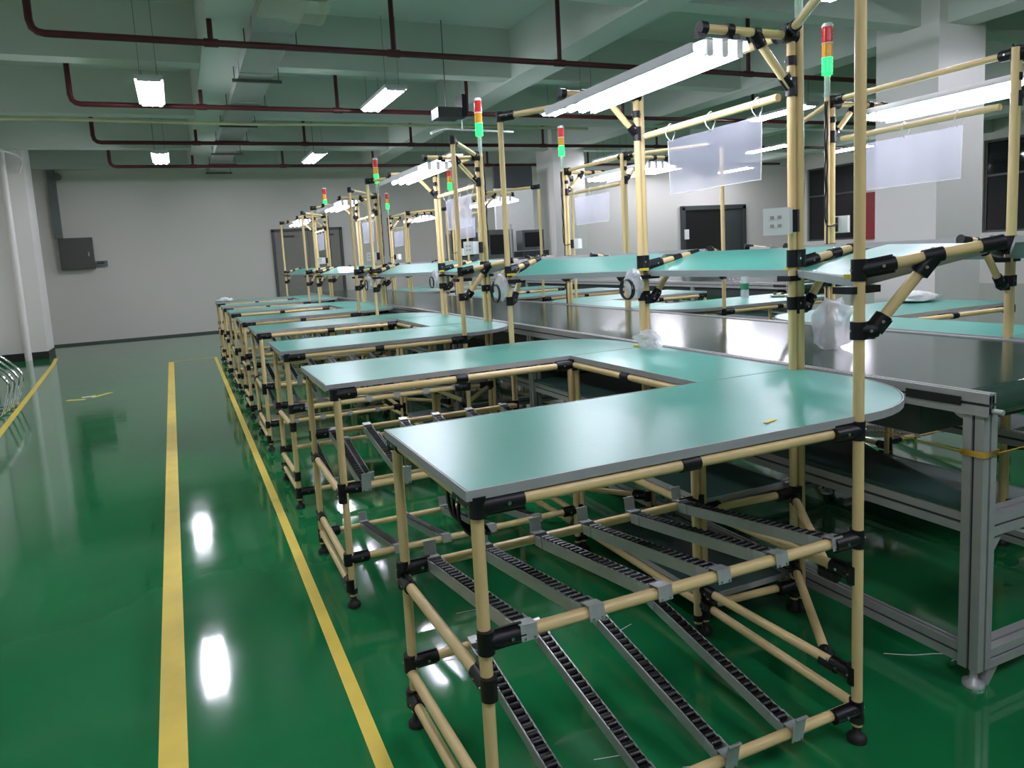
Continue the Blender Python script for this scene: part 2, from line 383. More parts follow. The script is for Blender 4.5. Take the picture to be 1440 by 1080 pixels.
# ================================================================== WORKSTATION (pipe-frame bench)
R = 0.014
OX, OY = 1.25, 2.352     # local origin of the bench unit in the first one's world coordinates
def my(p): return (p[0], 2 * OY - p[1], p[2])
def tube(p, q): return MB().tube(p, q, R, 14)
def joint(P, axis, arms, al=0.085, sl=0.05, rr=0.0185):
    """clamp sleeve on a pipe through P (unit axis) with stub sleeves along arms"""
    P = Vector(P); ax = Vector(axis).normalized(); m = MB(); m.m = 0
    m.tube(P - ax * sl / 2, P + ax * sl / 2, rr, 14)
    for a in arms:
        a = Vector(a).normalized(); q = P + a * al
        m.tube(P + a * 0.004, q, rr, 14)
        side = a.cross(ax).normalized(); nn = a.cross(side).normalized()
        Rm = Matrix((a, nn, side)).transposed()
        m.box(P + a * (al * .5), (al * .92, 0.046, 0.006), Rm)
        m.m = 1
        m.tube(P + a * (al * .62) - side * 0.021, P + a * (al * .62) + side * 0.021, 0.0045, 6)
        m.m = 0
    m.m = 1
    s = ax.cross(Vector((0.3, 0.7, 0.2))).normalized(); m.tube(P - s * 0.0205, P + s * 0.0205, 0.0042, 6)
    return m
def offset_poly(poly, d):
    out = []; n_ = len(poly)
    for i in range(n_):
        a, b, c = Vector(poly[i - 1]), Vector(poly[i]), Vector(poly[(i + 1) % n_])
        e1 = (b - a).normalized(); e2 = (c - b).normalized(); n1 = Vector((e1.y, -e1.x)); n2 = Vector((e2.y, -e2.x))
        nb = (n1 + n2).normalized(); out.append(tuple(b + nb * d / max(0.3, nb.dot(n1))))
    return out
def band(poly, z0, z1, t=0.004):
    a = offset_poly(poly, t * .6); b = offset_poly(poly, -t * .4); n_ = len(poly); m = MB()
    vs = [(x, y, z0) for x, y in a] + [(x, y, z1) for x, y in a] + [(x, y, z1) for x, y in b] + [(x, y, z0) for x, y in b]
    fs = []
    for i in range(n_):
        j = (i + 1) % n_
        fs += [(i, j, n_ + j, n_ + i), (n_ + i, n_ + j, 2 * n_ + j, 2 * n_ + i), (2 * n_ + i, 2 * n_ + j, 3 * n_ + j, 3 * n_ + i), (3 * n_ + i, 3 * n_ + j, j, i)]
    return m.add(vs, fs)

WS = empty('workbench', (OX, OY, 0))
OFF = (OX, OY, 0)
def P_(mb, name, m): return mb.build(name, m, WS, OFF)
X = (1, 0, 0); Y = (0, 1, 0); Z = (0, 0, 1)
# --- worktops
ZT = 0.90
arc = [(1.60 + 0.39 * math.sin(t * PI / 2 / 12), 1.70 - 0.398 * math.cos(t * PI / 2 / 12)) for t in range(13)]
armN = [(0.48, 1.302)] + arc + [(1.99, 1.919), (0.48, 1.919)]
back = [(1.557, 1.921), (1.99, 1.921), (1.99, 2 * OY - 1.921), (1.557, 2 * OY - 1.921)]
armF = [(x, 2 * OY - y) for x, y in reversed(armN)]
for poly in (armN, back, armF):
    inner = offset_poly(poly, -0.0035)
    m = MB(); m.prism(inner, ZT - 0.018, ZT)
    w_ = P_(m, 'worktop', ['teal'])
    e = band(poly, ZT - 0.021, ZT + 0.0006).build('edge_band', 'edge', w_, OFF)
# --- posts and legs
D1a, D1b = (1.958, 1.903), (1.987, 1.896)
mirY = lambda q: (q[0], 2 * OY - q[1])
def foot(x, y, parent):
    m = MB().lathe([(0.026, 0.0), (0.026, 0.012), (0.018, 0.02), (0.011, 0.026), (0.011, 0.05)], (x, y, 0), 14)
    m.tube((x, y, 0.055), (x, y, 0.075), 0.0185, 14)
    return m.build('levelling_foot', 'rubber', parent, OFF)
def post(x, y, z1, name, ft=True):
    o = P_(MB().tube((x, y, 0.045 if ft else 0.02), (x, y, z1), R, 14), name, 'cream')
    if ft: foot(x, y, o)
    return o
ZR = 0.862
for mm in (0, 1):
    f_ = (lambda q: q) if mm == 0 else mirY
    for (x, y) in ((0.505, 1.318), (0.513, 1.935)): post(*f_((x, y)), ZR + .014, 'leg')
    post(*f_((1.545, 1.935)), ZR + .014, 'leg'); post(*f_((1.575, 1.935)), ZR + .014, 'leg')
    post(*f_((1.56, 1.300)), 2.06, 'post')
    post(*f_(D1a), 2.06, 'post'); post(*f_(D1b), 2.06, 'post', True)
# --- rails and joints, built for the near arm and mirrored
def rail(a, b, name='rail'):
    P_(tube(a, b), name, 'cream')
def both(fn):
    fn(lambda p: p, lambda v: v)
    fn(my, lambda v: (v[0], -v[1], v[2]))
def arm_parts(t, v):
    xl, xr, yf, yb = 0.505, 1.56, 1.311, 1.935
    J = lambda P, ax, arms, **k_: P_(joint(t(P), v(ax), [v(a) for a in arms], **k_), 'pipe_joint', ['joint', 'screw'])
    # under-top frame
    rail(t((xl, yf, ZR)), t((xr, yf, ZR))); rail(t((xl, yb, ZR)), t((xr, yb, ZR)))
    rail(t((xl, yf, ZR)), t((xl, yb, ZR))); rail(t((1.03, yf, ZR)), t((1.03, yb, ZR))); rail(t((xr, 1.30, ZR)), t((xr, yb, ZR)))
    J((xl, yf, ZR), Z, [X, Y], sl=0.045, al=0.1); J((xl, yb, ZR), Z, [X, (0, -1, 0)], sl=.045)
    J((1.03, yf, ZR), X, [Y]); J((1.03, yb, ZR), X, [(0, -1, 0)])
    J((xr, 1.302, ZR), Z, [(-1, 0, 0), Y]); J((xr, yb, ZR), Z, [(-1, 0, 0), (0, -1, 0), X], rr=.021)
    # rack rails
    zu, zl = 0.572, 0.092; ru, rl = 0.484, 0.198
    for (y, z) in ((yf, zu), (yf, zl), (yb, ru), (yb, rl)):
        rail(t((xl, y, z)), t((xr, y, z)))
        J((xl, y, z), Z, [X]); J((xr, y if y > 1.5 else 1.302, z), Z, [(-1, 0, 0)])
    for x in (xl, xr):
        for z0, z1 in ((0.47, 0.455), (0.185, 0.17), (0.10, 0.09)):
            if x == xr and z0 == .10: continue
            rail(t((x, 1.305, z0)), t((x, yb, z1)))
            if z0 > .15:
                J((x, 1.31, z0), Z, [Y], al=.07)
                if z0 > .4 or x == xr: J((x, yb, z1), Z, [(0, -1, 0)], al=.07)
            else: J((x, yb, z1), Z, [(0, -1, 0)], al=.06)
    if True:
        rail(t((xr, 1.305, 0.10)), t((xr, yb, 0.115))); J((xr, yb, 0.115), Z, [(0, -1, 0)], al=.06)
    # link to the double post on the conveyor side
    for z in (0.44, 0.175):
        a = (xr, 1.39, z); b = (1.955, 1.90, z)
        dv = (Vector(b) - Vector(a)).normalized()
        rail(t(a), t(b), 'brace'); J(a, Y, [tuple(dv)], al=.07); J(b, Z, [tuple(-dv)], al=.07)
    dv = (Vector((1.955, 1.90, ZR)) - Vector((xr, 1.302, ZR))).normalized()
    rail(t((xr, 1.302, ZR)), t((1.955, 1.90, ZR))); J((1.958, 1.903, ZR - .02), Z, [tuple(-dv)], rr=.022)
    # back-strip shelf ends
    for z in (0.45, 0.10):
        rail(t((xr, yb, z)), t((1.955, 1.903, z))); J((1.965, 1.90, z), Z, [(-1, 0, 0)], rr=.022); J((1.575, yb, z), Z, [X], al=.07)
    # ---- top
    zt_ = 2.045
    P1 = Vector((1.56, 1.302, 0)); D = Vector((1.958, 1.903, 0)); dv = (D - P1).normalized(); nv = Vector((dv.y, -dv.x, 0))
    rail(t((1.56, 1.302, zt_)), t((1.958, 1.903, zt_)), 'top_rail')
    J((1.56, 1.302, zt_), Z, [tuple(dv)]); J((1.958, 1.903, zt_), Z, [tuple(-dv), Y], al=.07, rr=.02)
    # shelf brackets: P1 bracket square to the P1-D line, D bracket straight over the conveyor
    for (p, nd, zz, ln, bz) in ((P1, nv, 1.272, 0.30, 1.12), (D + Vector((.03, 0, 0)), Vector((1, 0, 0)), 1.272, 0.27, 1.12)):
        q = p + nd * ln; s_ = 0.16
        A = (p.x, p.y, zz); B = (q.x, q.y, zz + s_ * ln)
        rail(t(A), t(B), 'shelf_bracket')
        bd = (Vector(B) - Vector(A)).normalized()
        J(A, Z, [tuple(bd)], sl=.055)
        J(B, tuple(bd), [], sl=.05)
        c0 = p + nd * 0.17; Cc = Vector((c0.x, c0.y, zz + s_ * .17)); E = Vector((p.x, p.y, bz)); e1 = E + nd * 0.035
        rail(t(tuple(e1)), t(tuple(Cc)), 'brace')
        ed = (Cc - e1).normalized()
        J(tuple(E), Z, [tuple(nd)], al=.04, sl=.045, rr=.02); J(tuple(E + nd * .035), tuple(nd), [tuple(ed)], al=.045, sl=.02)
        J(tuple(Cc), tuple(bd), [tuple(-ed)], al=.055, sl=.045)
    # arm that carries the lamp
    rail(t((1.575, 1.9, 2.03)), t((1.96, 1.9, 2.03)), 'lamp_arm')
    for x in (1.585, 1.69): J((x, 1.9, 2.03), X, [], sl=.025, rr=.021)
    J((1.80, 1.9, 2.03), X, [(0.6, 0, -1)], al=.05, sl=.025, rr=.02); J((1.945, 1.903, 2.03), X, [], sl=.06, rr=.024)
    rail(t((1.80, 1.9, 2.02)), t((1.955, 1.902, 1.86)), 'brace'); J((1.958, 1.903, 1.865), Z, [(-0.7, 0, 0.72)], al=.05, sl=.06, rr=.0195)
    J((1.958, 1.903, 1.95), Z, [], sl=.03, rr=.0175)
def collars(t, v):
    for z, h in ((1.29, 0.06), (1.135, 0.045), (0.835, 0.04)):
        m = MB()
        for q in (D1a, D1b):
            p = t((q[0], q[1], z)); m.tube((p[0], p[1], z - h / 2), (p[0], p[1], z + h / 2), 0.0187, 14)
        p = t(((D1a[0] + D1b[0]) / 2, (D1a[1] + D1b[1]) / 2, z)); m.box(p, (0.03, 0.037, h))
        m.m = 1; m.tube((p[0], p[1] - .0205, z), (p[0], p[1] + .0205, z), 0.0042, 6)
        P_(m, 'double_collar', ['joint', 'screw'])
both(arm_parts); both(collars)
y0, y1 = 1.935, 2 * OY - 1.935
rail((1.56, y0, ZR), (1.56, y1, ZR)); rail((1.965, 1.9, ZR), (1.965, 2 * OY - 1.9, ZR))
P_(joint((1.56, OY, ZR), Y, [X]), 'pipe_joint', ['joint', 'screw']); rail((1.56, OY, ZR), (1.965, OY, ZR))
rail((1.958, 1.9, 2.045), (1.958, 2 * OY - 1.9, 2.045), 'top_rail')
rail((1.962, 1.965, 1.845), (1.962, 2 * OY - 1.965, 1.845), 'hanging_rail')
for z in (0.45, 0.10):
    rail((1.575, y0, z), (1.575, y1, z)); rail((1.955, y0, z), (1.955, y1, z))
    b = P_(MB().box((1.765, OY, z + .024), (0.36, y1 - y0, 0.016)), 'lower_shelf', 'board')
    band([(1.585, y0), (1.945, y0), (1.945, y1), (1.585, y1)], z + .014, z + .034).build('edge_band', 'edge', b, OFF)
P_(MB().box((1.72, 2.08, 0.815), (0.22, 0.22, 0.05)), 'cable_tray', 'rubber')
# --- tilted upper shelves (three boards)
def shelf(p, q, depth=0.30, z0=1.25, rise=0.072, gap=0.02, w=None):
    p, q = Vector((*p, 0)), Vector((*q, 0)); d_ = (q - p).normalized(); nn = Vector((d_.y, -d_.x, 0))
    p = p + d_ * gap; q = q - d_ * gap
    L = (q - p).length; t_ = 0.026; m = MB()
    u = (nn * depth + Vector((0, 0, rise))); un = u.normalized(); nz = d_.cross(un).normalized()
    if nz.z < 0: nz = -nz
    base = p + Vector((0, 0, z0))
    def corner(a, b, e, c=0.0): return base + d_ * (a * L + (c if a == 0 else -c)) + un * (b * u.length + (c if b == 0 else -c)) + nz * e
    c8 = [corner(a, b, e) for e in (-t_, 0) for (a, b) in ((0, 0), (1, 0), (1, 1), (0, 1))]
    m.m = 1; m.add(c8, [(3, 2, 1, 0), (0, 1, 5, 4), (1, 2, 6, 5), (2, 3, 7, 6), (3, 0, 4, 7), (4, 5, 6, 7)])
    m.m = 0; t4 = [corner(a, b, 0.0012, 0.006) for (a, b) in ((0, 0), (1, 0), (1, 1), (0, 1))]
    m.add(t4, [(0, 1, 2, 3)])
    o = P_(m, 'upper_shelf', ['teal', 'edge'])
    return o
P1_ = (1.575, 1.325); Dd = (1.98, 1.915)
shelf(P1_, Dd, gap=0.012)
shelf((1.975, 1.915), (1.975, 2 * OY - 1.915), gap=0.008)
shelf(mirY(Dd), mirY(P1_), gap=0.012)
for (x, y) in ((1.575, 1.325), (1.975, 1.915), (1.975, 2 * OY - 1.915), (1.575, 2 * OY - 1.325)):
    P_(MB().box((x + .005, y, 1.222), (0.1, 0.06, 0.018)), 'shelf_rest', 'joint')
    P_(MB().tube((x - .012, y - .004, 1.251), (x - .012, y - .004, 1.262), 0.022, 12), 'marking_tape', 'btape')
# --- roller tracks
TL = math.hypot(0.624, 0.09)
def make_track():
    m = MB(); w2, h, L = 0.018, 0.032, TL - 0.06
    for s in (-1, 1): m.box((s * w2, 0, 0), (0.0025, L, h)); m.box((s * (w2 - .001), 0, h / 2 - .001), (0.004, L, 0.002))
    m.box((0, 0, -h / 2 + .001), (w2 * 2, L, 0.002))
    return m.build('roller_track', 'alu')
def make_rollers():
    m = MB(); n_ = 22; L = TL - 0.09
    for i in range(n_):
        y = -L / 2 + L * i / (n_ - 1)
        m.tube((-0.0142, y, 0.0085), (0.0142, y, 0.0085), 0.0118, 8)
    return m.build('roller_strip', 'roller')
def bracket(stop):
    m = MB(); m.box((0, -0.001, 0.019), (0.038, 0.034, 0.002)); m.box((0, -0.0175, 0.003), (0.038, 0.002, 0.034))
    for s in (-1, 1): m.box((s * 0.0205, 0.036, 0.0), (0.002, 0.045, 0.03))
    m.box((0, 0.0155, 0.004), (0.041, 0.002, 0.028))
    if stop: m.box((0, -0.0175, 0.04), (0.038, 0.002, 0.042)); m.box((0, -0.021, 0.06), (0.038, 0.008, 0.002))
    m.m = 1
    for s in (-1, 1): m.tube((s * 0.011, -0.018, -0.009), (s * 0.011, -0.021, -0.009), 0.003, 6)
    return m.build('track_bracket', ['zinc', 'screw'])
T0 = make_track(); TR0 = make_rollers(); B0 = bracket(False); B1 = bracket(True)
proto_used = {}
def inst(src):
    if src.name not in proto_used: proto_used[src.name] = 1; return src
    c = src.copy(); COL.objects.link(c); return c
def place_track(x, pa, pb, stop_at_b):
    """pa, pb: (y,z) of the rail centres; the bracket with a stop tab sits on the lower end pb"""
    a = Vector((x, pa[0], pa[1] - 0.003)); b = Vector((x, pb[0], pb[1] - 0.003))
    d_ = (b - a); ang = math.atan2(d_.z, d_.y)
    T = inst(T0); T.parent = WS; T.location = (a + b) / 2 - Vector(OFF)
    yv = d_.normalized(); zv = Vector((1, 0, 0)).cross(yv)
    if zv.z < 0: zv = -zv
    T.rotation_euler = Matrix((yv.cross(zv), yv, zv)).transposed().to_euler()
    rs = inst(TR0); rs.parent = T
    L = d_.length
    e1 = inst(B0); e1.parent = T; e1.location = (0, -L / 2, 0.002); e1.rotation_euler = (0, 0, 0)
    e2 = inst(B1); e2.parent = T; e2.location = (0, L / 2, 0.002); e2.rotation_euler = (0, 0, PI)
for mm in (0, 1):
    g = (lambda y: y) if mm == 0 else (lambda y: 2 * OY - y)
    for x in (0.597, 0.762, 0.943, 1.113, 1.293, 1.482): place_track(x, (g(1.311), 0.572), (g(1.935), 0.484), True)
    for x in (0.71, 0.915, 1.124, 1.341): place_track(x, (g(1.935), 0.198), (g(1.311), 0.092), True)
remember(WS)

YO = [0.0, 2.79, 5.59, 8.45]
rank = ['nearest', 'second', 'third', 'farthest']
BENCH = []
for side in (0, 1):
    for i in range(4):
        o = WS if (side == 0 and i == 0) else copy_tree(WS)
        if side == 0: o.location = (OX, OY + YO[i], 0)
        else: o.location = (2 * 2.56 - OX, OY + YO[i] , 0); o.rotation_euler = (0, 0, PI)
        tag(o, ('%s U-shaped teal-topped pipe workbench on the aisle side of the conveyor' if side == 0 else '%s U-shaped teal-topped pipe workbench on the far side of the conveyor') % rank[i], 'workbench', 'U-shaped pipe workbenches along the conveyor')
        BENCH.append((side, i, o))
def on_bench(side, i, p):
    """world point of a point given in first-bench world coordinates"""
    if side == 0: return Vector((p[0], p[1] + YO[i], p[2]))
    return Vector((2 * 2.56 - p[0], 2 * OY - p[1] + YO[i], p[2]))
where = lambda side, i: ('%s aisle-side bench' if side == 0 else '%s bench across the conveyor') % rank[i]
def spread(proto, base, lab, cat, grp, pick=lambda s, i: True):
    remember(proto); first_ = True
    for (side, i, _) in BENCH:
        if not pick(side, i): continue
        o = proto if first_ else copy_tree(proto); first_ = False
        o.location = on_bench(side, i, base); o.rotation_euler = (0, 0, PI * side)
        tag(o, lab % where(side, i), cat, grp)
# --- task light
tl = empty('task_light')
m = MB(); Lh = 0.46
prof = [(-.125, -.004), (-.12, .018), (-.045, .046), (.115, .046), (.125, .02)]
for k_ in range(len(prof) - 1):
    (xa, za), (xb, zb) = prof[k_], prof[k_ + 1]
    m.add([(xa, -Lh, za), (xb, -Lh, zb), (xb, Lh, zb), (xa, Lh, za)], [(0, 1, 2, 3)])
    m.add([(xa, -Lh, za - .003), (xb, -Lh, zb - .003), (xb, Lh, zb - .003), (xa, Lh, za - .003)], [(0, 3, 2, 1)])
m.box((-.127, 0, .002), (.010, 2 * Lh + .05, .03))
m.build('reflector', 'house', tl)
TX = (-0.03, 0.03, 0.09)
for xx in TX:
    for sy_ in (-1, 1): MB().box((xx, sy_ * 0.445, 0.018), (0.024, 0.018, 0.05)).build('tube_holder', 'white', tl)
for xx in (-.07, .07):
    for sy_ in (-1, 1): MB().box((xx, sy_ * .452, 0.052), (0.03, 0.02, 0.012)).build('hanger_clamp', 'joint', tl)
for xx in TX: MB().tube((xx, -0.44, 0.004), (xx, 0.44, 0.004), 0.013, 8, caps=False).build('fluorescent_tube', 'ttube', tl)
spread(tl, (1.645, OY, 1.957), 'lit three-tube bench light hung over the %s', 'light', 'tube lights above the benches')
# --- signal tower light
tw = empty('tower_light')
MB().tube((0, 0, 0), (0, 0, 0.11), 0.014, 12).build('clear_stem', 'clear', tw)
for (a, b, mt, nm) in ((0.115, 0.195, 'grn_lens', 'green_lens'), (0.20, 0.265, 'amb_lens', 'amber_lens'), (0.27, 0.345, 'red_lens', 'red_lens')):
    m = MB(); pr = []
    for q in range(9): pr.append((0.024 if q % 2 else 0.0265, a + (b - a) * q / 8))
    m.lathe(pr, n=16); m.build(nm, mt, tw)
MB().lathe([(0.027, 0.345), (0.027, 0.355), (0.02, 0.365)], n=16).build('cap', 'white', tw)
MB().tube((0, 0, 0.196), (0, 0, 0.2), 0.0275, 16).tube((0, 0, 0.265), (0, 0, 0.27), 0.0275, 16).build('spacer_ring', 'white', tw)
spread(tw, (1.987, 1.896, 2.06), 'tower light glowing green on the post of the %s', 'signal light', 'signal tower lights', lambda s, i: not (s == 1 and i == 9))
# --- socket box
sb = empty('socket_box')
m = MB(); m.box((0, 0, 0.043), (0.078, 0.062, 0.086)); m.build('box_body', 'white', sb)
fp = MB().box((0, -0.034, 0.043), (0.082, 0.008, 0.09)).build('face_plate', 'white', sb)
for sx in (-1, 1):
    for sz in (-1, 1): MB().box((sx * 0.012, -0.0385, 0.043 + sz * 0.014), (0.012, 0.003, 0.010)).build('socket_slot', 'slot', fp)
MB().box((0.03, 0.045, 0.043), (0.05, 0.03, 0.075)).build('mounting_clip', 'joint', sb)
sb_first = True
spread(sb, (1.874, 1.88, 1.375), 'small white socket box clipped to the %s', 'socket box', 'white socket boxes on the posts')
for o in bpy.data.objects:
    if o.name.startswith('socket_box'): o.rotation_euler.z += -1.0
# --- cable
cb = empty('power_cable')
m = MB()
for kx in (0, 1):
    pts = [(0.016 + kx * .008, 0.016 - kx * .006, 0.0)]
    for q in range(1, 12): pts.append((0.018 + kx * .007 + .002 * math.sin(q * 1.9 + kx * 2), 0.016 - kx * .006 + .002 * math.cos(q * 2.3 + kx), -0.055 * q))
    pts += [(0.02, 0.03, -0.63), (-0.04, 0.03, -0.62)] if kx else [(0.02, 0.014, -0.8), (0.022, 0.016, -0.95), (0.02, .014, -1.14)]
    m.path(spline(pts, 3), 0.0042, 6)
m.build('cable_run', 'black', cb)
spread(cb, (1.987, 1.896, 2.04), 'black power cables tied down the post of the %s', 'cable', 'power cables on the posts')
# --- hanging vinyl sheet with rings
vs_ = empty('plastic_sheet')
m = MB(); nx, nz = 16, 8; vv = []
for a in range(nx + 1):
    for b in range(nz + 1):
        y = -0.278 + 0.556 * a / nx; z = -0.225 * b / nz
        vv.append((0.012 * math.sin(y * 9) * (0.3 + b / nz) + .004 * math.sin(y * 31), y, z))
m.add(vv, [(a * (nz + 1) + b, (a + 1) * (nz + 1) + b, (a + 1) * (nz + 1) + b + 1, a * (nz + 1) + b + 1) for a in range(nx) for b in range(nz)], True)
m.build('vinyl_panel', 'film', vs_)
m = MB()
for y in (-0.277, 0.277): m.path([(0.012 * math.sin(y * 9) * (0.3 + q / 8) + .004 * math.sin(y * 31), y, -0.225 * q / 8) for q in range(9)], 0.0015, 5)
m.path([(0.012 * math.sin(y * 9) * 1.3 + .004 * math.sin(y * 31), y, -0.225) for y in [-.278 + .556 * q / 16 for q in range(17)]], 0.0015, 5)
m.build('sheet_hem', 'white', vs_)
for y in (-0.25, 0.0, 0.25):
    MB().path([(0.022 * math.cos(t * PI / 8) + .0, y + .006 * math.sin(t), 0.03 + 0.036 * math.sin(t * PI / 8)) for t in range(16)], 0.0022, 6, True).build('hanging_ring', 'white', vs_)
spread(vs_, (1.962, 2.313, 1.80), 'clear vinyl sheet hanging by rings above the %s', 'plastic sheet', 'clear sheets hanging over the benches')

# ------------------------------------------------------------------ conveyor
def profile_beam(m, a, b, w_, h_):
    """T-slot aluminium profile from a to b (axis aligned)"""
    a, b = Vector(a), Vector(b); d_ = b - a; ax = max(range(3), key=lambda q: abs(d_[q])); c = (a + b) / 2; L = abs(d_[ax])
    u, v = [q for q in range(3) if q != ax]
    def bx(cu, cv, su, sv):
        ctr = Vector(c); ctr[u] += cu; ctr[v] += cv; s = [0, 0, 0]; s[ax] = L; s[u] = su; s[v] = sv; m.box(ctr, s)
    g = 0.009; dp = 0.006
    m.m = 1; bx(0, 0, w_ - 2 * dp, h_ - 2 * dp); m.m = 0
    for su in (-1, 1):
        for sv in (-1, 1): bx(su * (w_ / 4 + g / 4), sv * (h_ / 4 + g / 4), w_ / 2 - g / 2, h_ / 2 - g / 2)
def conveyor(x0, x1, ya, yb, label):
    r = tag(empty('conveyor', ((x0 + x1) / 2, ya, 0)), label, 'conveyor')
    of = ((x0 + x1) / 2, ya, 0); B = lambda m, n_, mt: m.build(n_, mt, r, of)
    z = 0.90
    for x in (x0 + .0175, x1 - .0175):
        m = MB(); profile_beam(m, (x, ya, z - .033), (x, yb, z - .033), 0.035, 0.066); B(m, 'side_beam', ['alu', 'machd'])
    m = MB().box(((x0 + x1) / 2, (ya + yb) / 2 + .03, z - .008), (x1 - x0 - .075, yb - ya - .12, 0.006))
    pts = []; n_ = 10
    for q in range(n_ + 1):
        t = PI / 2 + PI * q / n_; pts.append((ya + .09 + .045 * math.cos(t), z - .05 + .045 * math.sin(t)))
    xs = (x0 + .04, x1 - .04); vv = [(x, y, zz) for (y, zz) in pts for x in xs]
    m.add(vv, [(2 * q, 2 * q + 1, 2 * q + 3, 2 * q + 2) for q in range(n_)], True)
    B(m, 'belt', 'belt')
    B(MB().tube((x0 + .036, ya + .09, z - .05), (x1 - .036, ya + .09, z - .05), 0.04, 20), 'end_roller', 'zinc')
    B(MB().box(((x0 + x1) / 2, (ya + yb) / 2 + .1, z - .12), (x1 - x0 - .07, yb - ya - .25, 0.09)), 'return_tray', 'tray')
    ny = max(2, int(round((yb - ya) / 1.5))) ; s = 0.06
    ys = [ya + .045 + (yb - ya - .09) * q / ny for q in range(ny + 1)]
    for y in ys:
        for x in (x0 + .04, x1 - .04):
            m = MB(); profile_beam(m, (x, y, 0.06), (x, y, z - .067), s, s); lg = B(m, 'leg', ['alu', 'machd'])
            MB().lathe([(0.03, 0), (0.03, 0.012), (0.012, 0.02), (0.009, 0.06)], (x, y, 0), 14).build('levelling_foot', 'zinc', lg, of)
        for zz in (0.09, 0.50):
            m = MB(); profile_beam(m, (x0 + .07, y, zz), (x1 - .07, y, zz), 0.06, 0.06); B(m, 'cross_beam', ['alu', 'machd'])
    for q in range(ny):
        for zz in (0.09, 0.50):
            for x in (x0 + .04, x1 - .04):
                m = MB(); profile_beam(m, (x, ys[q] + .03, zz), (x, ys[q + 1] - .03, zz), 0.03, 0.06); B(m, 'long_beam', ['alu', 'machd'])
        if q == 0: B(MB().prism([(x0 + .03, ys[0] + .035), (x0 + .11, ys[0] + .035), (x0 + .32, ys[0] + .55), (x0 + .8, ys[1] - .035), (x0 + .03, ys[1] - .035)], 0.532, 0.546), 'lower_shelf', 'board')
        else: B(MB().box(((x0 + x1) / 2, (ys[q] + ys[q + 1]) / 2, 0.54), (x1 - x0 - .03, ys[q + 1] - ys[q] - .07, 0.014)), 'lower_shelf', 'board')
    # gussets at the near legs
    for x, sx in ((x0 + .07, 1), (x1 - .07, -1)):
        for zz in (0.06, 0.47):
            m = MB(); m.add([(x, ys[0] - .02, zz), (x + sx * .06, ys[0] - .02, zz), (x, ys[0] - .02, zz - .07), (x, ys[0] + .02, zz), (x + sx * .06, ys[0] + .02, zz), (x, ys[0] + .02, zz - .07)], [(0, 1, 2), (3, 5, 4), (0, 3, 4, 1), (1, 4, 5, 2), (2, 5, 3, 0)])
            B(m, 'corner_gusset', 'alu')
    B(MB().box((x0 - .002, ya + .16, z - .03), (0.006, 0.17, 0.026)), 'adjuster_slot', 'rubber')
    B(MB().tube((x0 + .02, ya - .002, z - .05), (x0 + .02, ya - .03, z - .05), 0.008, 8), 'tension_bolt', 'zinc')
    return r
conveyor(2.022, 3.098, 1.268, 12.8, 'long belt conveyor with glossy dark green belt and aluminium frame between the benches')
conveyor(5.75, 6.75, 5.6, 13.4, 'second dark belt conveyor farther off behind the right-hand benches')

m = MB()
for q in range(5): 
    z = 0.714 + q * .0035
    m.path([(2.028, 1.278, z), (2.066 + .03, 1.278, z + .001), (2.066 + .03, 1.346, z), (2.028, 1.346, z - .001)], 0.0018, 5, True)
m.path(spline([(2.09, 1.277, 0.72), (2.5, 1.26, 0.733), (3.03, 1.276, 0.735)]), 0.0018, 5)
m.path(spline([(2.027, 1.34, 0.722), (2.02, 1.9, 0.735), (2.02, 2.77, 0.745)]), 0.0018, 5)
tag(m.build('yellow_string', 'string'), 'yellow string wound around the near conveyor leg and stretched along the frame', 'string')

# ------------------------------------------------------------------ bags, bottle and small items
def blob(name, c, s, m_, seed, label, cat, amp=0.35, grp=None, sub=3, flat=True):
    bm = bmesh.new(); bmesh.ops.create_icosphere(bm, subdivisions=sub, radius=1.0)
    for v in bm.verts:
        q = v.co.copy(); k_ = 1 + amp * noise.noise(q * 1.7 + Vector((seed, 0, 0))) + amp * .5 * noise.noise(q * 4.3 + Vector((0, seed, 0)))
        v.co = Vector((q.x * s[0] * k_, q.y * s[1] * k_, q.z * s[2] * k_))
        if flat: v.co.z = max(v.co.z, -s[2] * .8)
    for f_ in bm.faces: f_.smooth = seed % 2 == 0
    zmin = min(v.co.z for v in bm.verts)
    for v in bm.verts: v.co.z -= zmin
    me = bpy.data.meshes.new(name); bm.to_mesh(me); bm.free(); me.materials.append(M[m_])
    o = bpy.data.objects.new(name, me); COL.objects.link(o); o.location = c
    return tag(o, label, cat, grp)
blob('plastic_bag', (1.915, 2.70, 0.901), (0.05, 0.075, 0.045), 'bag', 3, 'crumpled clear plastic bag on the back strip of the nearest worktop by the far post', 'plastic bag', .5)
blob('plastic_bag', (2.47, 2.19, 0.896), (0.085, 0.07, 0.11), 'bag', 6, 'tall crumpled white plastic bag standing on the dark conveyor belt', 'plastic bag', .45)
for (q, (side, i)) in enumerate(((0, 0), (0, 1))):
    for (nm, p) in (('far double post', (1.93, 2.80, 1.125)), ('single far post', (1.535, 3.40, 1.12))):
        w_ = on_bench(side, i, (p[0] - .025, p[1] - .01, p[2]))
        blob('plastic_bag', w_, (0.028, 0.055, 0.06), 'bag', 5 + q + int(p[1]), 'clear plastic bag hung on the %s of the %s' % (nm, where(side, i)), 'plastic bag', .5, flat=False)
        m = MB()
        for t in range(2):
            m.path([(w_.x - .03 + .004 * t, w_.y + 0.05 * math.cos(a_ * PI / 7) + .02 * t, w_.z + .045 + 0.045 * math.sin(a_ * PI / 7)) for a_ in range(14)], 0.0042, 6, True)
        tag(m.build('cable_loop', 'black'), 'coiled black cable on the %s of the %s' % (nm, where(side, i)), 'cable')
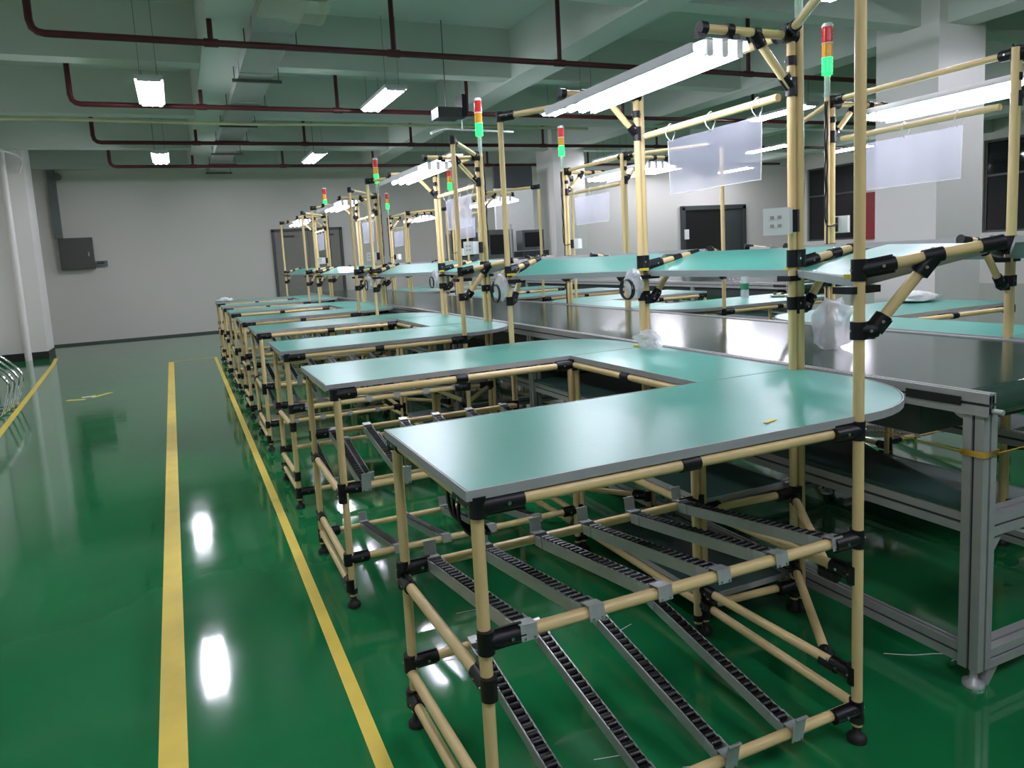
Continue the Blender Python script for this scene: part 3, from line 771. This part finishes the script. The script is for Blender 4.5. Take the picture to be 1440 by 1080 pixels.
m = MB(); m.path(spline([(1.965, 2.76, 0.905), (1.93, 2.78, 0.906), (1.92, 2.82, 0.905), (1.99, 2.84, .906)]), 0.005, 6)
tag(m.build('yellow_tie', 'btape'), 'yellow cable tie lying at the foot of the far double post on the nearest worktop', 'cable tie')
tag(MB().box((1.345, 1.383, 0.9017), (0.05, 0.012, 0.0008), Matrix.Rotation(0.3, 3, 'Z')).build('tape_scrap', 'btape'), 'thin strip of yellow tape stuck on the nearest worktop', 'tape')
# bottle
bt = tag(empty('water_bottle', (4.19, 4.57, 0.9015)), 'clear plastic water bottle with a green label on a far worktop', 'bottle')
MB().lathe([(0.028, 0), (0.032, 0.006), (0.032, 0.06), (0.030, 0.065), (0.030, 0.12), (0.032, 0.125), (0.031, 0.16), (0.013, 0.195), (0.013, 0.205)], n=18).build('bottle_body', 'bag', bt)
MB().lathe([(0.0322, 0.067), (0.0322, 0.118)], n=18).build('bottle_label', 'green_label', bt)
MB().lathe([(0.015, 0.2), (0.015, 0.218)], n=14).build('bottle_cap', 'white', bt)
blob('cloth_bundle', (4.42, 3.25, 0.9012), (0.16, 0.10, 0.035), 'cloth', 8, 'white cloth bundle on the far worktop beside the large square column', 'cloth', .6)
blob('cloth_bundle', (0.60, 11.5, 0.9012), (0.10, 0.07, 0.03), 'cloth', 4, 'white cloth lying on the farthest worktop of the aisle side', 'cloth', .6)
pl = tag(empty('parts_dish', (4.40, 4.42, 0.9012)), 'small shallow dish of parts on a far worktop behind the double post', 'dish')
MB().lathe([(0.05, 0), (0.075, 0.012), (0.078, 0.014)], n=18).build('dish', 'white', pl)
for q in range(4): MB().box((0.03 * math.cos(q * 2), 0.03 * math.sin(q * 2), 0.02), (0.03, 0.02, 0.02), Matrix.Rotation(q, 3, 'Z')).build('part_piece', ('cream', 'machd')[q % 2], pl)
# cables under the near bench corner
m = MB()
for q in range(3):
    m.path(spline([(0.53, 1.37 + .03 * q, 0.85), (0.545, 1.40 + .02 * q, 0.80), (0.52 + .015 * q, 1.37, 0.775), (0.50, 1.41 + .02 * q, 0.80), (0.52, 1.45 + .04 * q, 0.86)]), 0.0045, 6)
tag(m.build('cable_tangle', 'black'), 'tangle of black cable tucked under the near corner of the nearest bench', 'cable')
m = MB().path(spline([(0.55, 1.48, 0.85), (0.545, 1.47, 0.76), (0.555, 1.475, 0.66), (0.55, 1.47, 0.60)]), 0.0022, 5)
tag(m.build('hanging_string', 'string'), 'short yellow string dangling below the near bench corner', 'string')
tag(MB().box((2.02, 1.0, 0.0015), (0.12, 0.008, 0.001), Matrix.Rotation(-0.45, 3, 'Z')).build('floor_scrap', 'white'), 'thin pale strip lying on the green floor near the conveyor leg', 'scrap')
m = MB().path(spline([(1.98, 1.55, 0.003), (2.05, 1.50, 0.003), (2.12, 1.47, 0.003), (2.17, 1.43, 0.003), (2.12, 1.42, 0.003)]), 0.0015, 5)
tag(m.build('wire_scrap', 'white'), 'thin bent white wire lying on the floor under the conveyor', 'scrap')

m = MB()
for (x, y, a_, L_) in ((0.95, 1.55, -.25, .12), (1.12, 1.42, -.3, .08), (0.78, 2.2, -.2, .16), (1.35, 2.1, .3, .07), (0.9, 2.5, -.1, .1)):
    d_ = Vector((math.cos(a_), math.sin(a_), 0)) * L_ / 2; n_ = Vector((-math.sin(a_), math.cos(a_), 0)) * .0015; c_ = Vector((x, y, .0008))
    m.add([c_ - d_ - n_, c_ + d_ - n_, c_ + d_ + n_, c_ - d_ + n_], [(0, 1, 2, 3)])
tag(m.build('floor_scuffs', 'house'), 'faint pale scuff scratches on the glossy floor beneath the nearest bench', 'scuff marks', kind='stuff')

# ------------------------------------------------------------------ left side and far wall objects
eb = tag(empty('electrical_cabinet', (-1.85, Y1, 1.55)), 'dark grey metal electrical cabinet on the pale far wall', 'cabinet')
b_ = MB().box((0, -0.09, 0.32), (0.60, 0.18, 0.64)).build('cabinet_body', 'box', eb)
MB().box((0, -0.186, 0.32), (0.57, 0.012, 0.61)).build('cabinet_door', 'box', eb)
MB().box((0.22, -0.196, 0.3), (0.02, 0.012, 0.08)).build('door_lock', 'zinc', eb)
e2 = tag(empty('breaker_box', (-1.42, Y1, 1.60)), 'small pale breaker box beside the dark electrical cabinet', 'box')
MB().box((0, -0.04, 0.05), (0.2, 0.08, 0.11)).build('box_body', 'mach', e2); MB().box((-.02, -0.083, 0.06), (0.13, 0.008, 0.04)).build('switch_row', 'machd', e2)
tag(MB().box((-2.14, Y1 - .07, (2.2 + ZB) / 2), (0.14, 0.12, ZB - 2.2)).build('cable_trunking', 'mach'), 'grey cable trunking rising from the electrical cabinet to the ceiling', 'trunking')
tag(MB().tube((-2.02, Y1 - .1, 3.42), (-2.02, Y1 - .18, 3.42), 0.07, 16).build('wall_sounder', 'mach'), 'small round grey sounder high on the far wall', 'sounder')
m = MB().tube((-2.52, 14.66, 0.0), (-2.52, 14.66, ZB), 0.055, 16)
tag(m.build('down_pipe', 'col'), 'white vertical down pipe standing in front of the left column', 'pipe')
tag(MB().tube((-2.95, 12.0, 0.9), (-2.95, 12.0, ZB), 0.045, 14).box((-2.98, 12.0, 1.2), (.08, .16, .3)).build('wall_pipe', 'col'), 'white vertical pipe with a box on the left wall before the column', 'pipe')
tag(MB().path(spline([(-2.3, 14.7, 3.2), (-2.22, 14.6, 3.4), (-2.35, 14.4, 3.5), (-2.6, 14.0, 3.5)]), 0.02, 8).build('loose_cable', 'col'), 'white loose cable looping at the top of the left column', 'cable')
cr_ = tag(empty('chrome_rack', (-1.75, 9.0, 0)), 'low chrome rack of four parallel bent tubes at the left edge of the aisle', 'rack')
for q in range(4):
    y = -0.35 + q * 0.24
    MB().path(spline([(-0.9, y, 0.40), (-0.62, y, 0.60), (-0.28, y, 0.60), (-0.12, y, 0.56), (0.05, y, 0.36), (0.03, y, 0.2), (-0.02, y, 0.04), (-0.06, y, 0.016), (-0.2, y, 0.016), (-0.9, y, 0.016)], 5), 0.014, 10).build('bent_tube', 'chrome', cr_)
MB().tube((-0.5, -.36, .04), (-0.5, .38, .04), 0.012, 10).tube((-0.6, -.36, .60), (-0.6, .38, .60), 0.012, 10).build('cross_bar', 'chrome', cr_)

# far equipment near the second column
pt = tag(empty('partition_wall', (6.75, 14.35, 0)), 'white partition panel with a dark glazed top beside the far column', 'partition')
MB().box((0.05, 0, 1.38), (0.9, 0.08, 2.76)).build('panel', 'white', pt); MB().box((0.05, 0, 2.99), (0.9, 0.09, 0.46)).build('dark_pane', 'machd', pt)
bn = tag(empty('test_bench', (6.15, 13.75, 0)), 'grey test bench standing against the white partition', 'bench')
MB().box((0, 0, 1.18), (2.3, 0.6, 0.05)).build('bench_top', 'mach', bn)
for sx in (-1, 1):
    for sy_ in (-1, 1): MB().box((sx * 1.1, sy_ * .25, 0.58), (0.05, 0.05, 1.16)).build('leg', 'mach', bn)
for (x, wd, h, dk, lab) in ((5.35, 0.6, 0.62, 1, 'tall grey test rack at the far left of the test bench'), (6.05, 0.6, 0.66, 1, 'grey test rack in the middle of the test bench')):
    t_ = tag(empty('test_rack', (x, 13.75, 1.205)), lab, 'test rack')
    MB().box((0, 0, h / 2), (wd, 0.45, h)).build('rack_body', 'mach', t_)
    MB().box((-.05, -0.23, h * .55), (wd * .55, 0.015, h * .6)).build('dark_front', 'dark', t_)
    MB().tube((wd * .4, -.25, 0), (wd * .4, -.25, h + .1), 0.025, 10).build('side_column', 'zinc', t_)
mo = tag(empty('monitor', (6.85, 13.7, 1.205)), 'old grey computer monitor with dark screen on the test bench', 'monitor')
MB().box((0, 0.05, 0.42), (0.5, 0.3, 0.42)).build('monitor_body', 'mach', mo); MB().box((0, -0.105, 0.43), (0.40, 0.012, 0.3)).build('screen', 'dark', mo)
MB().box((0, 0.02, 0.1), (0.62, 0.4, 0.2)).build('base_unit', 'machd', mo)
tag(MB().box((X1 - .035, 14.6, 1.85), (0.05, 0.6, 1.3)).build('notice_board', 'redpan'), 'plain dark red board on the window-side wall', 'board')
